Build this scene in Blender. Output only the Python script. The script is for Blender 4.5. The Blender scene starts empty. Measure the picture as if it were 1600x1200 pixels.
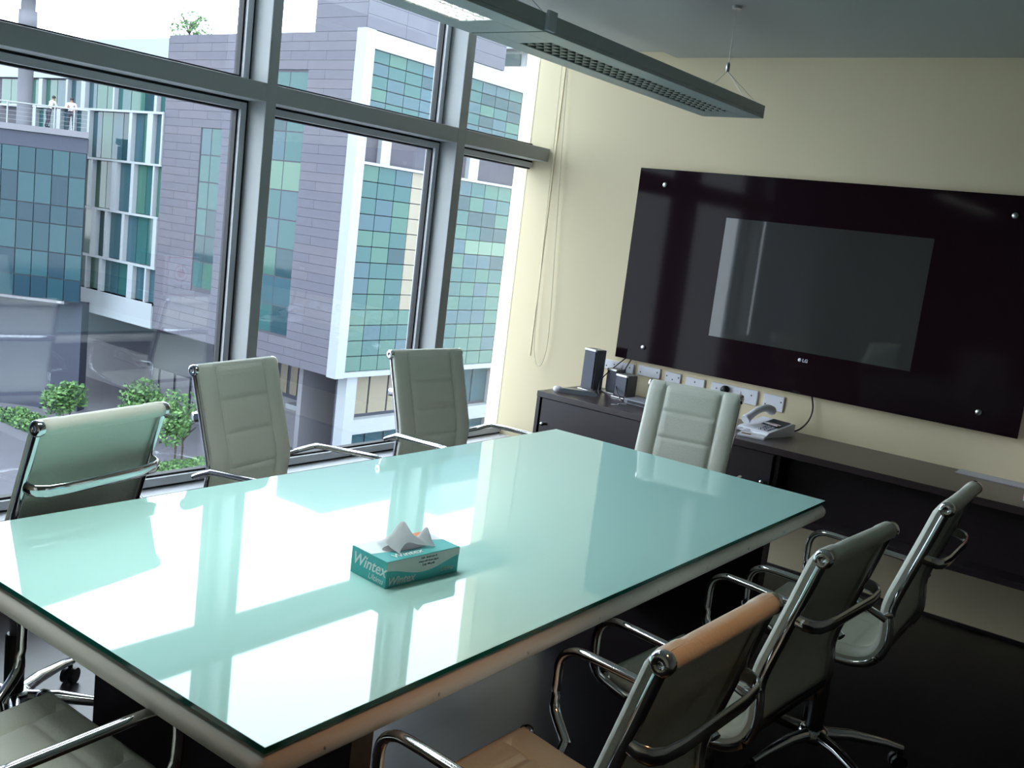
import bpy, bmesh, math, random
from mathutils import Vector, Matrix

# ------------------------------------------------------------------ camera, sky, exposure
scene = bpy.context.scene
col = scene.collection
H_CAM = 1.6
PITCH, ROLL, YAW, FPX = 0.1610, 0.1214, 0.9427, 1540.44

cam_d = bpy.data.cameras.new("camera")
cam = bpy.data.objects.new("camera", cam_d)
col.objects.link(cam)
cy, sy = math.cos(YAW), math.sin(YAW)
fwd = Vector((sy * math.cos(PITCH), cy * math.cos(PITCH), -math.sin(PITCH)))
r0 = Vector((cy, -sy, 0))
u0 = r0.cross(fwd)
rt = r0 * math.cos(ROLL) + u0 * math.sin(ROLL)
up = -r0 * math.sin(ROLL) + u0 * math.cos(ROLL)
M = Matrix.Identity(4)
for i in range(3):
    M[i][0], M[i][1], M[i][2] = rt[i], up[i], -fwd[i]
M[2][3] = H_CAM
cam.matrix_world = M
cam_d.sensor_width = 36
cam_d.lens = FPX * 36 / 1600
cam_d.clip_start = 0.05
cam_d.clip_end = 500
scene.camera = cam

world = bpy.data.worlds.new("overcast_sky")
scene.world = world
world.use_nodes = True
bg = world.node_tree.nodes["Background"]
bg.inputs["Color"].default_value = (0.88, 0.94, 1.0, 1)
bg.inputs["Strength"].default_value = 7.6

scene.view_settings.view_transform = 'Standard'
scene.view_settings.look = 'None'
scene.view_settings.gamma = 1
scene.view_settings.use_curve_mapping = False
scene.view_settings.exposure = 0.0

R = math.radians
rnd = random.Random(7)

# ------------------------------------------------------------------ room dimensions
XW = 4.883       # wall with the screen
YG = 3.625       # window glass
YM = 3.4785      # room face of the window frame
ZC, ZC2, ZP = 2.578, 2.61, 3.0
XB, YR = -1.7, -1.7
X0W = 0.26       # first window bay starts here
MULL = [(X0W - .03, X0W + .03), (1.49, 1.55), (2.783, 2.838), (4.042, 4.108)]
TRB, TRT = 1.978, 2.055
SILL = 0.30

# ------------------------------------------------------------------ materials
MATS = {}
def mat(name, color, rough=.5, metal=0.0, spec=.5, ior=1.45, coat=0.0, coat_rough=.03, bump=None, var=None, emit=None, trans=0.0):
    """bump=(scale, strength); var=(scale, amount) fine mottling of the colour"""
    if name in MATS:
        return MATS[name]
    m = bpy.data.materials.new(name)
    m.use_nodes = True
    nt = m.node_tree
    b = nt.nodes["Principled BSDF"]
    b.inputs["Base Color"].default_value = (*color, 1)
    b.inputs["Roughness"].default_value = rough
    b.inputs["Metallic"].default_value = metal
    b.inputs["Specular IOR Level"].default_value = spec
    b.inputs["IOR"].default_value = ior
    b.inputs["Coat Weight"].default_value = coat
    b.inputs["Coat Roughness"].default_value = coat_rough
    b.inputs["Transmission Weight"].default_value = trans
    tc = None
    if bump or var:
        tc = nt.nodes.new("ShaderNodeTexCoord")
    if var:
        n = nt.nodes.new("ShaderNodeTexNoise")
        n.inputs["Scale"].default_value = var[0]
        n.inputs["Detail"].default_value = 4
        nt.links.new(tc.outputs["Object"], n.inputs["Vector"])
        mx = nt.nodes.new("ShaderNodeMix")
        mx.data_type = 'RGBA'
        a = var[1]
        mx.inputs[6].default_value = (*[c * (1 - a) for c in color], 1)
        mx.inputs[7].default_value = (*[min(1, c * (1 + a)) for c in color], 1)
        nt.links.new(n.outputs["Fac"], mx.inputs[0])
        nt.links.new(mx.outputs[2], b.inputs["Base Color"])
    if bump:
        n = nt.nodes.new("ShaderNodeTexNoise")
        n.inputs["Scale"].default_value = bump[0]
        n.inputs["Detail"].default_value = 3
        nt.links.new(tc.outputs["Object"], n.inputs["Vector"])
        bp = nt.nodes.new("ShaderNodeBump")
        bp.inputs["Strength"].default_value = bump[1]
        bp.inputs["Distance"].default_value = .02
        nt.links.new(n.outputs["Fac"], bp.inputs["Height"])
        nt.links.new(bp.outputs["Normal"], b.inputs["Normal"])
    if emit:
        b.inputs["Emission Color"].default_value = (*emit[0], 1)
        b.inputs["Emission Strength"].default_value = emit[1]
    MATS[name] = m
    return m

def glass_mat(name, tint, ior):
    """clear flat glazing: sharp reflection over straight-through transmission"""
    m = bpy.data.materials.new(name)
    m.use_nodes = True
    nt = m.node_tree
    nt.nodes.clear()
    out = nt.nodes.new("ShaderNodeOutputMaterial")
    mx = nt.nodes.new("ShaderNodeMixShader")
    tr = nt.nodes.new("ShaderNodeBsdfTransparent")
    gl = nt.nodes.new("ShaderNodeBsdfGlossy")
    geo = nt.nodes.new("ShaderNodeNewGeometry")
    dot = nt.nodes.new("ShaderNodeVectorMath")
    dot.operation = 'DOT_PRODUCT'
    nt.links.new(geo.outputs["Incoming"], dot.inputs[0])
    nt.links.new(geo.outputs["Normal"], dot.inputs[1])
    last = dot.outputs["Value"]
    f0 = ((ior - 1) / (ior + 1)) ** 2
    for op, val in (('ABSOLUTE', None), ('SUBTRACT', 1.0), ('POWER', 5.0), ('MULTIPLY', 1 - f0), ('ADD', f0)):
        mt = nt.nodes.new("ShaderNodeMath")
        mt.operation = op
        if op == 'SUBTRACT':
            mt.inputs[0].default_value = 1.0
            nt.links.new(last, mt.inputs[1])
        else:
            nt.links.new(last, mt.inputs[0])
            if val is not None:
                mt.inputs[1].default_value = val
        last = mt.outputs[0]
    tr.inputs["Color"].default_value = (*tint, 1)
    gl.inputs["Roughness"].default_value = 0
    nt.links.new(last, mx.inputs[0])
    nt.links.new(tr.outputs[0], mx.inputs[1])
    nt.links.new(gl.outputs[0], mx.inputs[2])
    nt.links.new(mx.outputs[0], out.inputs[0])
    MATS[name] = m
    return m

def floor_mat():
    m = bpy.data.materials.new("dark_wood_floor")
    m.use_nodes = True
    nt = m.node_tree
    b = nt.nodes["Principled BSDF"]
    tc = nt.nodes.new("ShaderNodeTexCoord")
    br = nt.nodes.new("ShaderNodeTexBrick")
    br.inputs["Scale"].default_value = 1
    br.inputs["Brick Width"].default_value = 1.2
    br.inputs["Row Height"].default_value = .12
    br.inputs["Mortar Size"].default_value = .002
    br.inputs["Color1"].default_value = (.015, .012, .016, 1)
    br.inputs["Color2"].default_value = (.022, .017, .021, 1)
    br.inputs["Mortar"].default_value = (.008, .006, .006, 1)
    nt.links.new(tc.outputs["Object"], br.inputs["Vector"])
    mp = nt.nodes.new("ShaderNodeMapping")
    mp.inputs["Scale"].default_value = (2, 40, 1)
    nt.links.new(tc.outputs["Object"], mp.inputs["Vector"])
    n = nt.nodes.new("ShaderNodeTexNoise")
    n.inputs["Scale"].default_value = 2
    n.inputs["Detail"].default_value = 6
    nt.links.new(mp.outputs[0], n.inputs["Vector"])
    mx = nt.nodes.new("ShaderNodeMix")
    mx.data_type = 'RGBA'
    mx.blend_type = 'MULTIPLY'
    mx.inputs[0].default_value = .6
    nt.links.new(br.outputs["Color"], mx.inputs[6])
    nt.links.new(n.outputs["Fac"], mx.inputs[7])
    nt.links.new(mx.outputs[2], b.inputs["Base Color"])
    b.inputs["Roughness"].default_value = .32
    return m

def wood_mat(name, c, rough=.35):
    m = bpy.data.materials.new(name)
    m.use_nodes = True
    nt = m.node_tree
    b = nt.nodes["Principled BSDF"]
    tc = nt.nodes.new("ShaderNodeTexCoord")
    mp = nt.nodes.new("ShaderNodeMapping")
    mp.inputs["Scale"].default_value = (30, 2, 30)
    nt.links.new(tc.outputs["Object"], mp.inputs["Vector"])
    n = nt.nodes.new("ShaderNodeTexNoise")
    n.inputs["Scale"].default_value = 3
    n.inputs["Detail"].default_value = 6
    nt.links.new(mp.outputs[0], n.inputs["Vector"])
    mx = nt.nodes.new("ShaderNodeMix")
    mx.data_type = 'RGBA'
    mx.inputs[6].default_value = (*[x * .7 for x in c], 1)
    mx.inputs[7].default_value = (*[x * 1.3 for x in c], 1)
    nt.links.new(n.outputs["Fac"], mx.inputs[0])
    nt.links.new(mx.outputs[2], b.inputs["Base Color"])
    b.inputs["Roughness"].default_value = rough
    MATS[name] = m
    return m

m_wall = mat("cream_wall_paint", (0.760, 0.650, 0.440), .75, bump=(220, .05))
m_wall2 = mat("darkened_wall_paint", (0.220, 0.200, 0.160), .8)  # darkened on the out-of-view walls to cut bounce light in the room
m_ceil = mat("ceiling_paint", (0.520, 0.540, 0.520), .85, bump=(180, .04))
m_floor = floor_mat()
m_alu = mat("grey_aluminium_frame", (.40, .42, .43), .45, metal=0.0, spec=.5)
m_alu2 = mat("pale_aluminium_sash", (.56, .58, .62), .4)
m_rubber = mat("black_rubber_gasket", (.012, .013, .016), .6)
m_glass = glass_mat("window_glass", (.92, .96, .98), 1.85)
m_dglass = glass_mat("dusty_window_glass", (.86, .91, .93), 1.85)
m_wenge = wood_mat("dark_wenge_veneer", (.026, .018, .022), .35)
m_wenge_t = wood_mat("dark_wenge_top", (.040, .028, .030), .28)
m_chrome = mat("polished_chrome", (.72, .73, .75), .12, metal=1)
m_steel = mat("brushed_steel", (.62, .62, .62), .3, metal=1)
m_leather = mat("cream_leather", (0.660, 0.680, 0.600), .48, bump=(140, .12), var=(9, .04))
m_black = mat("black_plastic", (.012, .012, .014), .4)
m_white = mat("white_plastic", (.74, .74, .80), .35)
m_grey = mat("grey_plastic", (.20, .21, .25), .4)
m_tabletop = mat("back_painted_teal_glass", (0.530, 0.880, 0.830), .03, ior=1.75, spec=.5)
m_tableedge = mat("green_glass_edge", (.008, .11, .085), .1, ior=1.5)
m_tableslab = mat("cream_lacquer", (.72, .69, .64), .35)
m_lampbody = mat("grey_lamp_body", (.42, .46, .47), .4)
m_louvre = [mat("louvre_rails", (.10, .11, .11), .4), mat("louvre_blades", (.78, .78, .72), .4)]
m_tube_on = mat("lit_fluorescent_panel", (.9, 1, .96), .5, emit=((.94, 1.0, .97), 46.0))
m_tube_off = mat("unlit_lamp_reflector", (.72, .74, .70), .4)
m_panel = mat("dark_glass_panel", (.013, .006, .009), .07, ior=1.17)
m_screen = mat("screen_glass", (.045, .044, .044), .035, ior=1.5)
m_teal = mat("teal_carton", (0.080, 0.500, 0.500), .45)
m_carton = mat("pale_carton", (0.700, 0.720, 0.680), .5)
m_print = mat("white_print", (.85, .93, .93), .5)
m_dprint = mat("dark_print", (.10, .10, .10), .5)
m_tissue = mat("white_tissue", (.90, .91, .94), .9)
def _thin(m):
    nt = m.node_tree
    b = nt.nodes["Principled BSDF"]
    out = [n for n in nt.nodes if n.type == 'OUTPUT_MATERIAL'][0]
    tl = nt.nodes.new("ShaderNodeBsdfTranslucent")
    tl.inputs["Color"].default_value = (.9, .91, .94, 1)
    mx = nt.nodes.new("ShaderNodeMixShader")
    mx.inputs[0].default_value = .5
    nt.links.new(b.outputs[0], mx.inputs[1])
    nt.links.new(tl.outputs[0], mx.inputs[2])
    nt.links.new(mx.outputs[0], out.inputs[0])
_thin(m_tissue)
m_orange = mat("orange_print", (.75, .25, .10), .5)
m_red = mat("red_card", (.36, .015, .02), .4)
m_pale = mat("white_card", (.78, .76, .80), .5)
m_pink = mat("pink_print", (.70, .15, .22), .5)
m_chain = mat("cream_plastic_chain", (.68, .63, .48), .5)
# outside
m_stone = mat("violet_grey_stone", (0.071, 0.070, 0.093), .7, var=(1.5, .12))
m_stone2 = mat("violet_grey_stone_b", (0.078, 0.075, 0.096), .7, var=(1.5, .12))
m_joint = mat("stone_joint", (0.044, 0.043, 0.058), .8)
m_frame = mat("white_metal_cladding", (0.224, 0.248, 0.272), .5)
m_frame2 = mat("pale_parapet", (0.207, 0.248, 0.275), .5)
m_ext_glass = [  # pane tints stand in for the buildings mirrored in the glass
    mat("teal_facade_glass", (0.020, 0.069, 0.072), .06, ior=1.35, bump=(.9, .10)),
    mat("green_facade_glass", (0.032, 0.087, 0.072), .06, ior=1.35, bump=(.9, .10)),
    mat("dark_facade_glass", (0.011, 0.037, 0.048), .05, ior=1.35, bump=(.9, .10)),
    mat("blue_facade_glass", (0.026, 0.063, 0.081), .06, ior=1.35, bump=(.9, .10)),
]
m_lit_green = mat("green_lit_pane", (0.065, 0.125, 0.092), .4)  # paler green colour stands in for a lit interior behind the pane
m_tanpane = mat("tan_pane_and_reflection", (.17, .15, .11), .5)  # beige lower windows, and the reflection painted into the street bay
m_wing = [mat("deep_teal_glass", (0.013, 0.042, 0.056), .07, ior=1.3), mat("deep_blue_glass", (0.011, 0.032, 0.048), .07, ior=1.3), mat("sea_teal_glass", (0.018, 0.055, 0.068), .07, ior=1.3)]
m_soffit = mat("dark_soffit", (.035, .040, .062), .8)
m_concrete = mat("pale_concrete", (0.134, 0.134, 0.155), .8, var=(.6, .08))
m_pave = mat("grey_paving", (0.105, 0.105, 0.124), .85, var=(.4, .12))
m_road = mat("asphalt_road", (0.077, 0.077, 0.095), .9, var=(.6, .1))
m_beige = mat("beige_render", (.36, .30, .27), .8)
m_leaf = [mat("leaf_green", (.055, .13, .035), .6), mat("leaf_pale_green", (.09, .19, .055), .6), mat("leaf_dark_green", (.02, .055, .02), .6)]
m_bark = mat("bark", (.06, .045, .035), .9)
m_skin = mat("skin", (.20, .10, .065), .6)
m_shirt1 = mat("cream_shirt", (.34, .34, .30), .8)
m_shirt2 = mat("white_shirt", (.48, .42, .44), .8)
m_trouser = mat("dark_trousers", (.02, .02, .035), .8)
m_hair = mat("black_hair", (.012, .010, .010), .6)

# ------------------------------------------------------------------ builders
class MB:
    def __init__(s):
        s.v, s.f, s.mi, s.sm = [], [], [], []
    def add(s, verts, faces, mi=0, smooth=False):
        o = len(s.v)
        s.v += [tuple(p) for p in verts]
        for f in faces:
            s.f.append(tuple(i + o for i in f))
            s.mi.append(mi)
            s.sm.append(smooth)
        return s
    def box(s, x0, x1, y0, y1, z0, z1, mi=0):
        v = [(x, y, z) for z in (z0, z1) for y in (y0, y1) for x in (x0, x1)]
        return s.add(v, [(0, 2, 3, 1), (4, 5, 7, 6), (0, 1, 5, 4), (2, 6, 7, 3), (0, 4, 6, 2), (1, 3, 7, 5)], mi)
    def prism(s, poly, axis, a, b, mi=0, smooth=False):
        """poly of (u,v) extruded along axis 'x','y','z'"""
        def P(u, v, w):
            return {'x': (w, u, v), 'y': (u, w, v), 'z': (u, v, w)}[axis]
        n = len(poly)
        vs = [P(u, v, a) for u, v in poly] + [P(u, v, b) for u, v in poly]
        fs = [tuple(range(n))[::-1], tuple(range(n, 2 * n))]
        s.add(vs, fs, mi, False)
        return s.add(vs, [(i, (i + 1) % n, n + (i + 1) % n, n + i) for i in range(n)], mi, smooth)
    def tube(s, pts, r, seg=10, cap=True, mi=0, ref=(0, 0, 1), closed=False):
        """sweep; r = number, (ra, rb) (rb along ref), or a list of numbers"""
        pts = [Vector(p) for p in pts]
        n = len(pts)
        rings = []
        ref = Vector(ref)
        for i, p in enumerate(pts):
            if closed:
                t = (pts[(i + 1) % n] - pts[i - 1]).normalized()
            else:
                t = (pts[min(i + 1, n - 1)] - pts[max(i - 1, 0)]).normalized()
            b = ref - t * ref.dot(t)
            if b.length < 1e-3:
                b = Vector((1, 0, 0)) - t * t.x
                if b.length < 1e-3:
                    b = Vector((0, 1, 0)) - t * t.y
            b.normalize()
            a = t.cross(b)
            ra, rb = (r[i], r[i]) if isinstance(r, list) else (r if isinstance(r, tuple) else (r, r))
            rings.append([p + a * (ra * math.cos(2 * math.pi * k / seg)) + b * (rb * math.sin(2 * math.pi * k / seg)) for k in range(seg)])
        vs = [q for ring in rings for q in ring]
        fs = []
        for i in range(n if closed else n - 1):
            j = (i + 1) % n
            for k in range(seg):
                l = (k + 1) % seg
                fs.append((i * seg + k, i * seg + l, j * seg + l, j * seg + k))
        s.add(vs, fs, mi, True)
        if cap and not closed:
            s.add(rings[0], [tuple(range(seg))[::-1]], mi)
            s.add(rings[-1], [tuple(range(seg))], mi)
        return s
    def lathe(s, prof, seg=20, c=(0, 0, 0), axis='z', mi=0):
        """prof of (radius, height)"""
        vs = []
        for rr, h in prof:
            for k in range(seg):
                a = 2 * math.pi * k / seg
                u, v = rr * math.cos(a), rr * math.sin(a)
                p = {'z': (u, v, h), 'x': (h, u, v), 'y': (v, h, u)}[axis]
                vs.append((p[0] + c[0], p[1] + c[1], p[2] + c[2]))
        fs = [(i * seg + k, i * seg + (k + 1) % seg, (i + 1) * seg + (k + 1) % seg, (i + 1) * seg + k)
              for i in range(len(prof) - 1) for k in range(seg)]
        s.add(vs, fs, mi, True)
        n = len(prof)
        if prof[0][0] > 1e-6:
            s.add(vs[:seg], [tuple(range(seg))[::-1]], mi)
        if prof[-1][0] > 1e-6:
            s.add(vs[(n - 1) * seg:], [tuple(range(seg))], mi)
        return s
    def mesh(s, name, mats, merge=False):
        me = bpy.data.meshes.new(name)
        me.from_pydata(s.v, [], s.f)
        for m in (mats if isinstance(mats, (list, tuple)) else [mats]):
            me.materials.append(m)
        me.polygons.foreach_set("material_index", s.mi)
        me.polygons.foreach_set("use_smooth", s.sm)
        me.validate()
        me.update()
        return me
    def build(s, name, mats, parent=None, bevel=0, seg=2):
        return link(name, s.mesh(name, mats), parent, bevel, seg)

def link(name, me, parent=None, bevel=0, seg=2):
    o = bpy.data.objects.new(name, me)
    col.objects.link(o)
    if parent is not None:
        o.parent = parent
    if bevel:
        md = o.modifiers.new("soft_edge", 'BEVEL')
        md.width = bevel
        md.segments = seg
        md.limit_method = 'ANGLE'
        md.harden_normals = False
    return o

def tag(o, label=None, cat=None, group=None, kind=None):
    if label: o["label"] = label
    if cat: o["category"] = cat
    if group: o["group"] = group
    if kind: o["kind"] = kind
    return o

def thing(name, label, cat, loc=(0, 0, 0), rz=0, group=None, kind=None):
    o = bpy.data.objects.new(name, None)
    col.objects.link(o)
    o.location = loc
    o.rotation_euler = (0, 0, rz)
    o.empty_display_size = .1
    return tag(o, label, cat, group, kind)

def copy_tree(o, parent=None):
    c = o.copy()
    col.objects.link(c)
    c.parent = parent
    for ch in list(o.children):
        copy_tree(ch, c)
    return c

def struct(name, mb, m, label, bevel=0):
    return tag(mb.build(name, m, None, bevel), label, None, None, "structure")

def text(name, s, size, m, parent, matrix, shear=0.0, offset=0.0, extrude=.0004, align='LEFT'):
    cu = bpy.data.curves.new("lettering", 'FONT')
    cu.body = s
    cu.size = size
    cu.shear = shear
    cu.offset = offset
    cu.extrude = extrude
    cu.resolution_u = 3
    cu.align_x = align
    tmp = bpy.data.objects.new("lettering_tmp", cu)
    col.objects.link(tmp)
    dg = bpy.context.evaluated_depsgraph_get()
    me = bpy.data.meshes.new_from_object(tmp.evaluated_get(dg))
    bpy.data.objects.remove(tmp)
    me.materials.clear()
    me.materials.append(m)
    me.transform(matrix)
    return link(name, me, parent)

def axes(o, x, y, z=None):
    """matrix with text-right = x, text-up = y"""
    x, y = Vector(x).normalized(), Vector(y).normalized()
    z = x.cross(y)
    m = Matrix.Identity(4)
    for i in range(3):
        m[i][0], m[i][1], m[i][2], m[i][3] = x[i], y[i], z[i], o[i]
    return m

def catmull(pts, n):
    P = [Vector((*p, 0)) if len(p) == 2 else Vector(p) for p in pts]
    P = [P[0] * 2 - P[1]] + P + [P[-1] * 2 - P[-2]]
    out = []
    for i in range(1, len(P) - 2):
        for k in range(n):
            t = k / n
            a, b, c, d = P[i - 1], P[i], P[i + 1], P[i + 2]
            out.append(.5 * ((2 * b) + (c - a) * t + (2 * a - 5 * b + 4 * c - d) * t * t + (3 * b - a - 3 * c + d) * t ** 3))
    out.append(P[-2])
    return out

# ------------------------------------------------------------------ room shell
struct("floor", MB().box(XB, XW, YR, YG + .05, -.12, 0), m_floor, "dark wood floor")
struct("ceiling", MB().box(XB, XW, YR, 2.72, ZC, ZC + .3).box(XB, XW, 2.72, 3.15, ZC2, ZC + .3).box(XB, XW, 3.15, YG + .1, ZP, ZP + .15).box(XB, XW, 3.10, 3.15, ZC + .3, ZP + .15), m_ceil, "grey painted ceiling")
struct("wall_back", MB().box(XW, XW + .2, YR - .2, YG + .1, -.12, ZP + .15), m_wall, "cream wall behind the dark screen panel")
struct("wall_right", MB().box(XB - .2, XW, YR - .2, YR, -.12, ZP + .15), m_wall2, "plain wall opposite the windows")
struct("wall_front", MB().box(XB - .2, XB, YR, YG + .1, -.12, ZP + .15), m_wall, "plain wall behind the camera")
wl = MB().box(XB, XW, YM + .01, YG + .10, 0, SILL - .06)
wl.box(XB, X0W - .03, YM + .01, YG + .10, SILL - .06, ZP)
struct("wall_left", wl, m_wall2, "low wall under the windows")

# window grid: mullions and transom
tr = MB()
for a, b in MULL:
    tr.box(a, b, YM, YG + .07, SILL - .06, ZP)
struct("trim_1", tr, m_alu, "grey aluminium window mullions", .003)
tr = MB()
xs = [X0W + .03] + [v for ab in MULL[1:] for v in ab] + [XW]
for i in range(0, len(xs), 2):
    tr.box(xs[i], xs[i + 1], YM + .001, YG + .07, TRB, TRT)
struct("trim_2", tr, m_alu, "grey aluminium window transom", .003)
tr = MB()
for i in range(0, len(xs), 2):
    tr.box(xs[i], xs[i + 1], YM + .03, YG + .07, SILL - .06, SILL - .005)
struct("trim_3", tr, m_alu2, "aluminium window sill rail", .003)

wn = 0
for i in range(0, len(xs), 2):
    x0, x1 = xs[i], xs[i + 1]
    last = i == len(xs) - 2
    for lo, hi in ((SILL - .005, TRB), (TRT, ZP)):
        wn += 1
        w = thing("window_%d" % wn, "fixed aluminium framed window pane", None, ((x0 + x1) / 2, YG, lo), 0, None, "structure")
        hw = (x1 - x0) / 2
        hh = hi - lo
        e = .0 if last else .048
        up_ = .0 if lo > 1 else .030
        bt = .004 if lo > 1 else .036
        def ring(mb, y0, y1, l, r, b, t, wl_, wr, wb, wt):
            if wl_: mb.box(l, l + wl_, y0, y1, b, t)
            if wr: mb.box(r - wr, r, y0, y1, b, t)
            if wb: mb.box(l + wl_, r - wr, y0, y1, b, b + wb)
            if wt: mb.box(l + wl_, r - wr, y0, y1, t - wt, t)
            return mb
        # outer gasket, pale sash, inner gasket, glass
        g1 = .010
        ring(MB(), -.028, .03, -hw, hw, 0, hh, g1, 0 if last else g1, g1 if lo < 1 else .004, g1).build("outer_gasket", m_rubber, w)
        ring(MB(), -.034, .03, -hw + g1, hw - (0 if last else g1), g1, hh - g1, .034, 0 if last else .030, bt, up_ if up_ else .004).build("sash_frame", m_alu2, w, .002)
        gl, gr = -hw + g1 + .034, hw - (0 if last else g1 + .030)
        gb, gt = g1 + bt, hh - g1 - (up_ if up_ else .004)
        ring(MB(), -.016, .02, gl, gr, gb, gt, .009, 0 if last else .009, .009, .009).build("inner_gasket", m_rubber, w)
        MB().box(gl + .004, gr - (0 if last else .004), -.003, .005, gb + .004, gt - .004).build("pane", m_dglass if (last and lo > 1) else m_glass, w)

vb = thing("vertical_blind", "pale blue vertical blind seen as stripes mirrored in the screen", "blind", (.89, YM - .05, SILL))
MB().box(-.62, .62, -.02, .02, ZP - SILL - .06, ZP - SILL - .01).build("head_rail", m_alu2, vb, .002)
sl_me = MB().box(-.045, .045, -.001, .001, .02, ZP - SILL - .061).mesh("slat", mat("pale_blue_blind_fabric", (.34, .37, .46), .8))
for k in range(15):
    o = link("slat", sl_me, vb)
    o.location = (-.58 + k * .083, 0, 0)
    o.rotation_euler = (0, 0, R(42))

struct("baseboard_back", MB().box(XW - .012, XW, YR, YM, 0, .015), m_wenge, "thin dark baseboard")

# ------------------------------------------------------------------ credenza along the wall
CRX, CZ, CB = 4.35, .726, .385
cr = thing("credenza", "long dark wenge wall-hung credenza under the screen panel", "cabinet", (0, 0, CB))
def cbox(x0, x1, y0, y1, z0, z1):
    return MB().box(x0, x1, y0, y1, z0 - CB, z1 - CB)
CY1, CY0 = 2.985, -1.2
cbox(CRX, XW - .002, CY0, CY1, CZ - .032, CZ).build("worktop", m_wenge_t, cr, .002)
cbox(CRX + .004, XW - .004, CY1 - .022, CY1, CB, CZ - .033).build("side_panel", m_wenge, cr, .001)
cbox(CRX + .03, XW - .004, CY0, CY1 - .023, CB, CB + .03).build("bottom_panel", m_wenge, cr, .001)
cbox(CRX + .14, XW - .01, CY0, 1.60, CB + .031, CZ - .034).build("recessed_back", m_wenge, cr)
cbox(CRX + .03, XW - .01, 1.60, 1.62, CB + .031, CZ - .034).build("partition", m_wenge, cr, .001)
ydoors = [2.958, 2.285, 1.625]
for i in range(2):
    d = cbox(CRX + .012, CRX + .03, ydoors[i + 1] + .003, ydoors[i] - .003, CB + .004, CZ - .036).build("door", m_wenge, cr, .0015)
    kn = MB().lathe([(.004, 0), (.004, -.012), (.011, -.014), (.012, -.020), (.008, -.026), (.001, -.027)], 14,
                    (CRX + .012, (2.925 if i == 0 else 1.66), .553 - CB), 'x')
    tag(kn.build("knob", m_chrome, d), "small chrome knob")

# ------------------------------------------------------------------ dark glass screen panel on the wall
PY0, PY1, PZ0, PZ1 = .718, 2.820, .925, 1.983
PX = XW - .043
pan = thing("screen_panel", "large black glass wall panel with built-in flat screen", "screen", (PX, (PY0 + PY1) / 2, PZ0))
cyp = (PY0 + PY1) / 2
MB().box(0, .012, PY0 - cyp, PY1 - cyp, 0, PZ1 - PZ0).build("glass_panel", m_panel, pan, .001)
sy0, sy1, sz0, sz1 = 1.222, 2.268, 1.137, 1.760
scr = MB().box(-.0012, 0, sy0 - cyp, sy1 - cyp, sz0 - PZ0, sz1 - PZ0).build("screen", m_screen, pan)
tag(scr, "grey reflective flat screen")
MB().box(.012, .04, sy0 - .08 - cyp, sy1 + .08 - cyp, sz0 - .08 - PZ0, sz1 + .08 - PZ0).build("backing_box", m_black, pan)
for yy, zz in ((2.654, 1.900), (.905, 1.895), (.895, 1.010), (2.646, 1.006)):
    st = MB().lathe([(.004, .04), (.006, .012), (.006, 0), (.0135, 0), (.014, -.006), (.011, -.010), (.001, -.011)], 18, (0, yy - cyp, zz - PZ0), 'x')
    tag(st.build("steel_stud", m_steel, pan), "round steel fixing stud")
lg = MB().lathe([(.009, -.0002), (.009, -.0014), (.001, -.0016)], 18, (0, 1.756 - cyp, 1.096 - PZ0), 'x').build("logo_disc", m_white, pan)
text("logo_letters", "LG", .023, m_white, pan, axes((-.0004, 1.742 - cyp, 1.088 - PZ0), (0, -1, 0), (0, 0, 1)), offset=.0006)

# ------------------------------------------------------------------ sockets on the wall
KS = 1.07
def kz(z): return 1.6 + (z - 1.6) * KS
socks = [((2.721, .941), (2.530, .890), "wide white socket plate behind the small speakers", 4),
         ((2.503, .946), (2.372, .893), "white socket plate just right of the speaker cables", 2),
         ((2.342, .942), (2.252, .888), "small square white plate third from the window", 3),
         ((2.222, .938), (2.117, .886), "white cable outlet plate above the end chair's back", 1),
         ((2.079, .939), (1.829, .866), "long white double socket plate with black plug", 5),
         ((1.798, .936), (1.694, .860), "white phone socket plate above the telephone", 2)]
for (ya, za), (yb, zb), lab, nh in socks:
    ya, yb, za, zb = ya * KS, yb * KS, kz(za), kz(zb)
    t = thing("wall_socket", lab, "socket", (XW, (ya + yb) / 2, zb), 0, "socket plates under the screen panel")
    hw, hh = (ya - yb) / 2, za - zb
    MB().box(-.012, 0, -hw, hw, 0, hh).build("plate", m_white, t, .003)
    for k in range(nh):
        yy = (hw * 1.5) * (k / max(1, nh - 1) - .5) if nh > 1 else 0
        MB().lathe([(.004, -.0118), (.004, -.0126), (.001, -.0127)], 10, (0, yy, hh * (.35 if k % 2 else .62)), 'x').build("socket_hole", m_black, t)
    if nh in (4, 5):
        MB().box(-.016, -.012, -hw * .3, hw * .05, hh * .45, hh * .75).build("switch", m_white, t, .001)
pl = MB().lathe([(.021, -.0125), (.022, -.03), (.019, -.042), (.006, -.046)], 16, (XW, 1.997 * KS, kz(.915)), 'x')
tag(pl.build("power_plug", m_black), "round black plug in the long socket plate", "plug")

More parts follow.
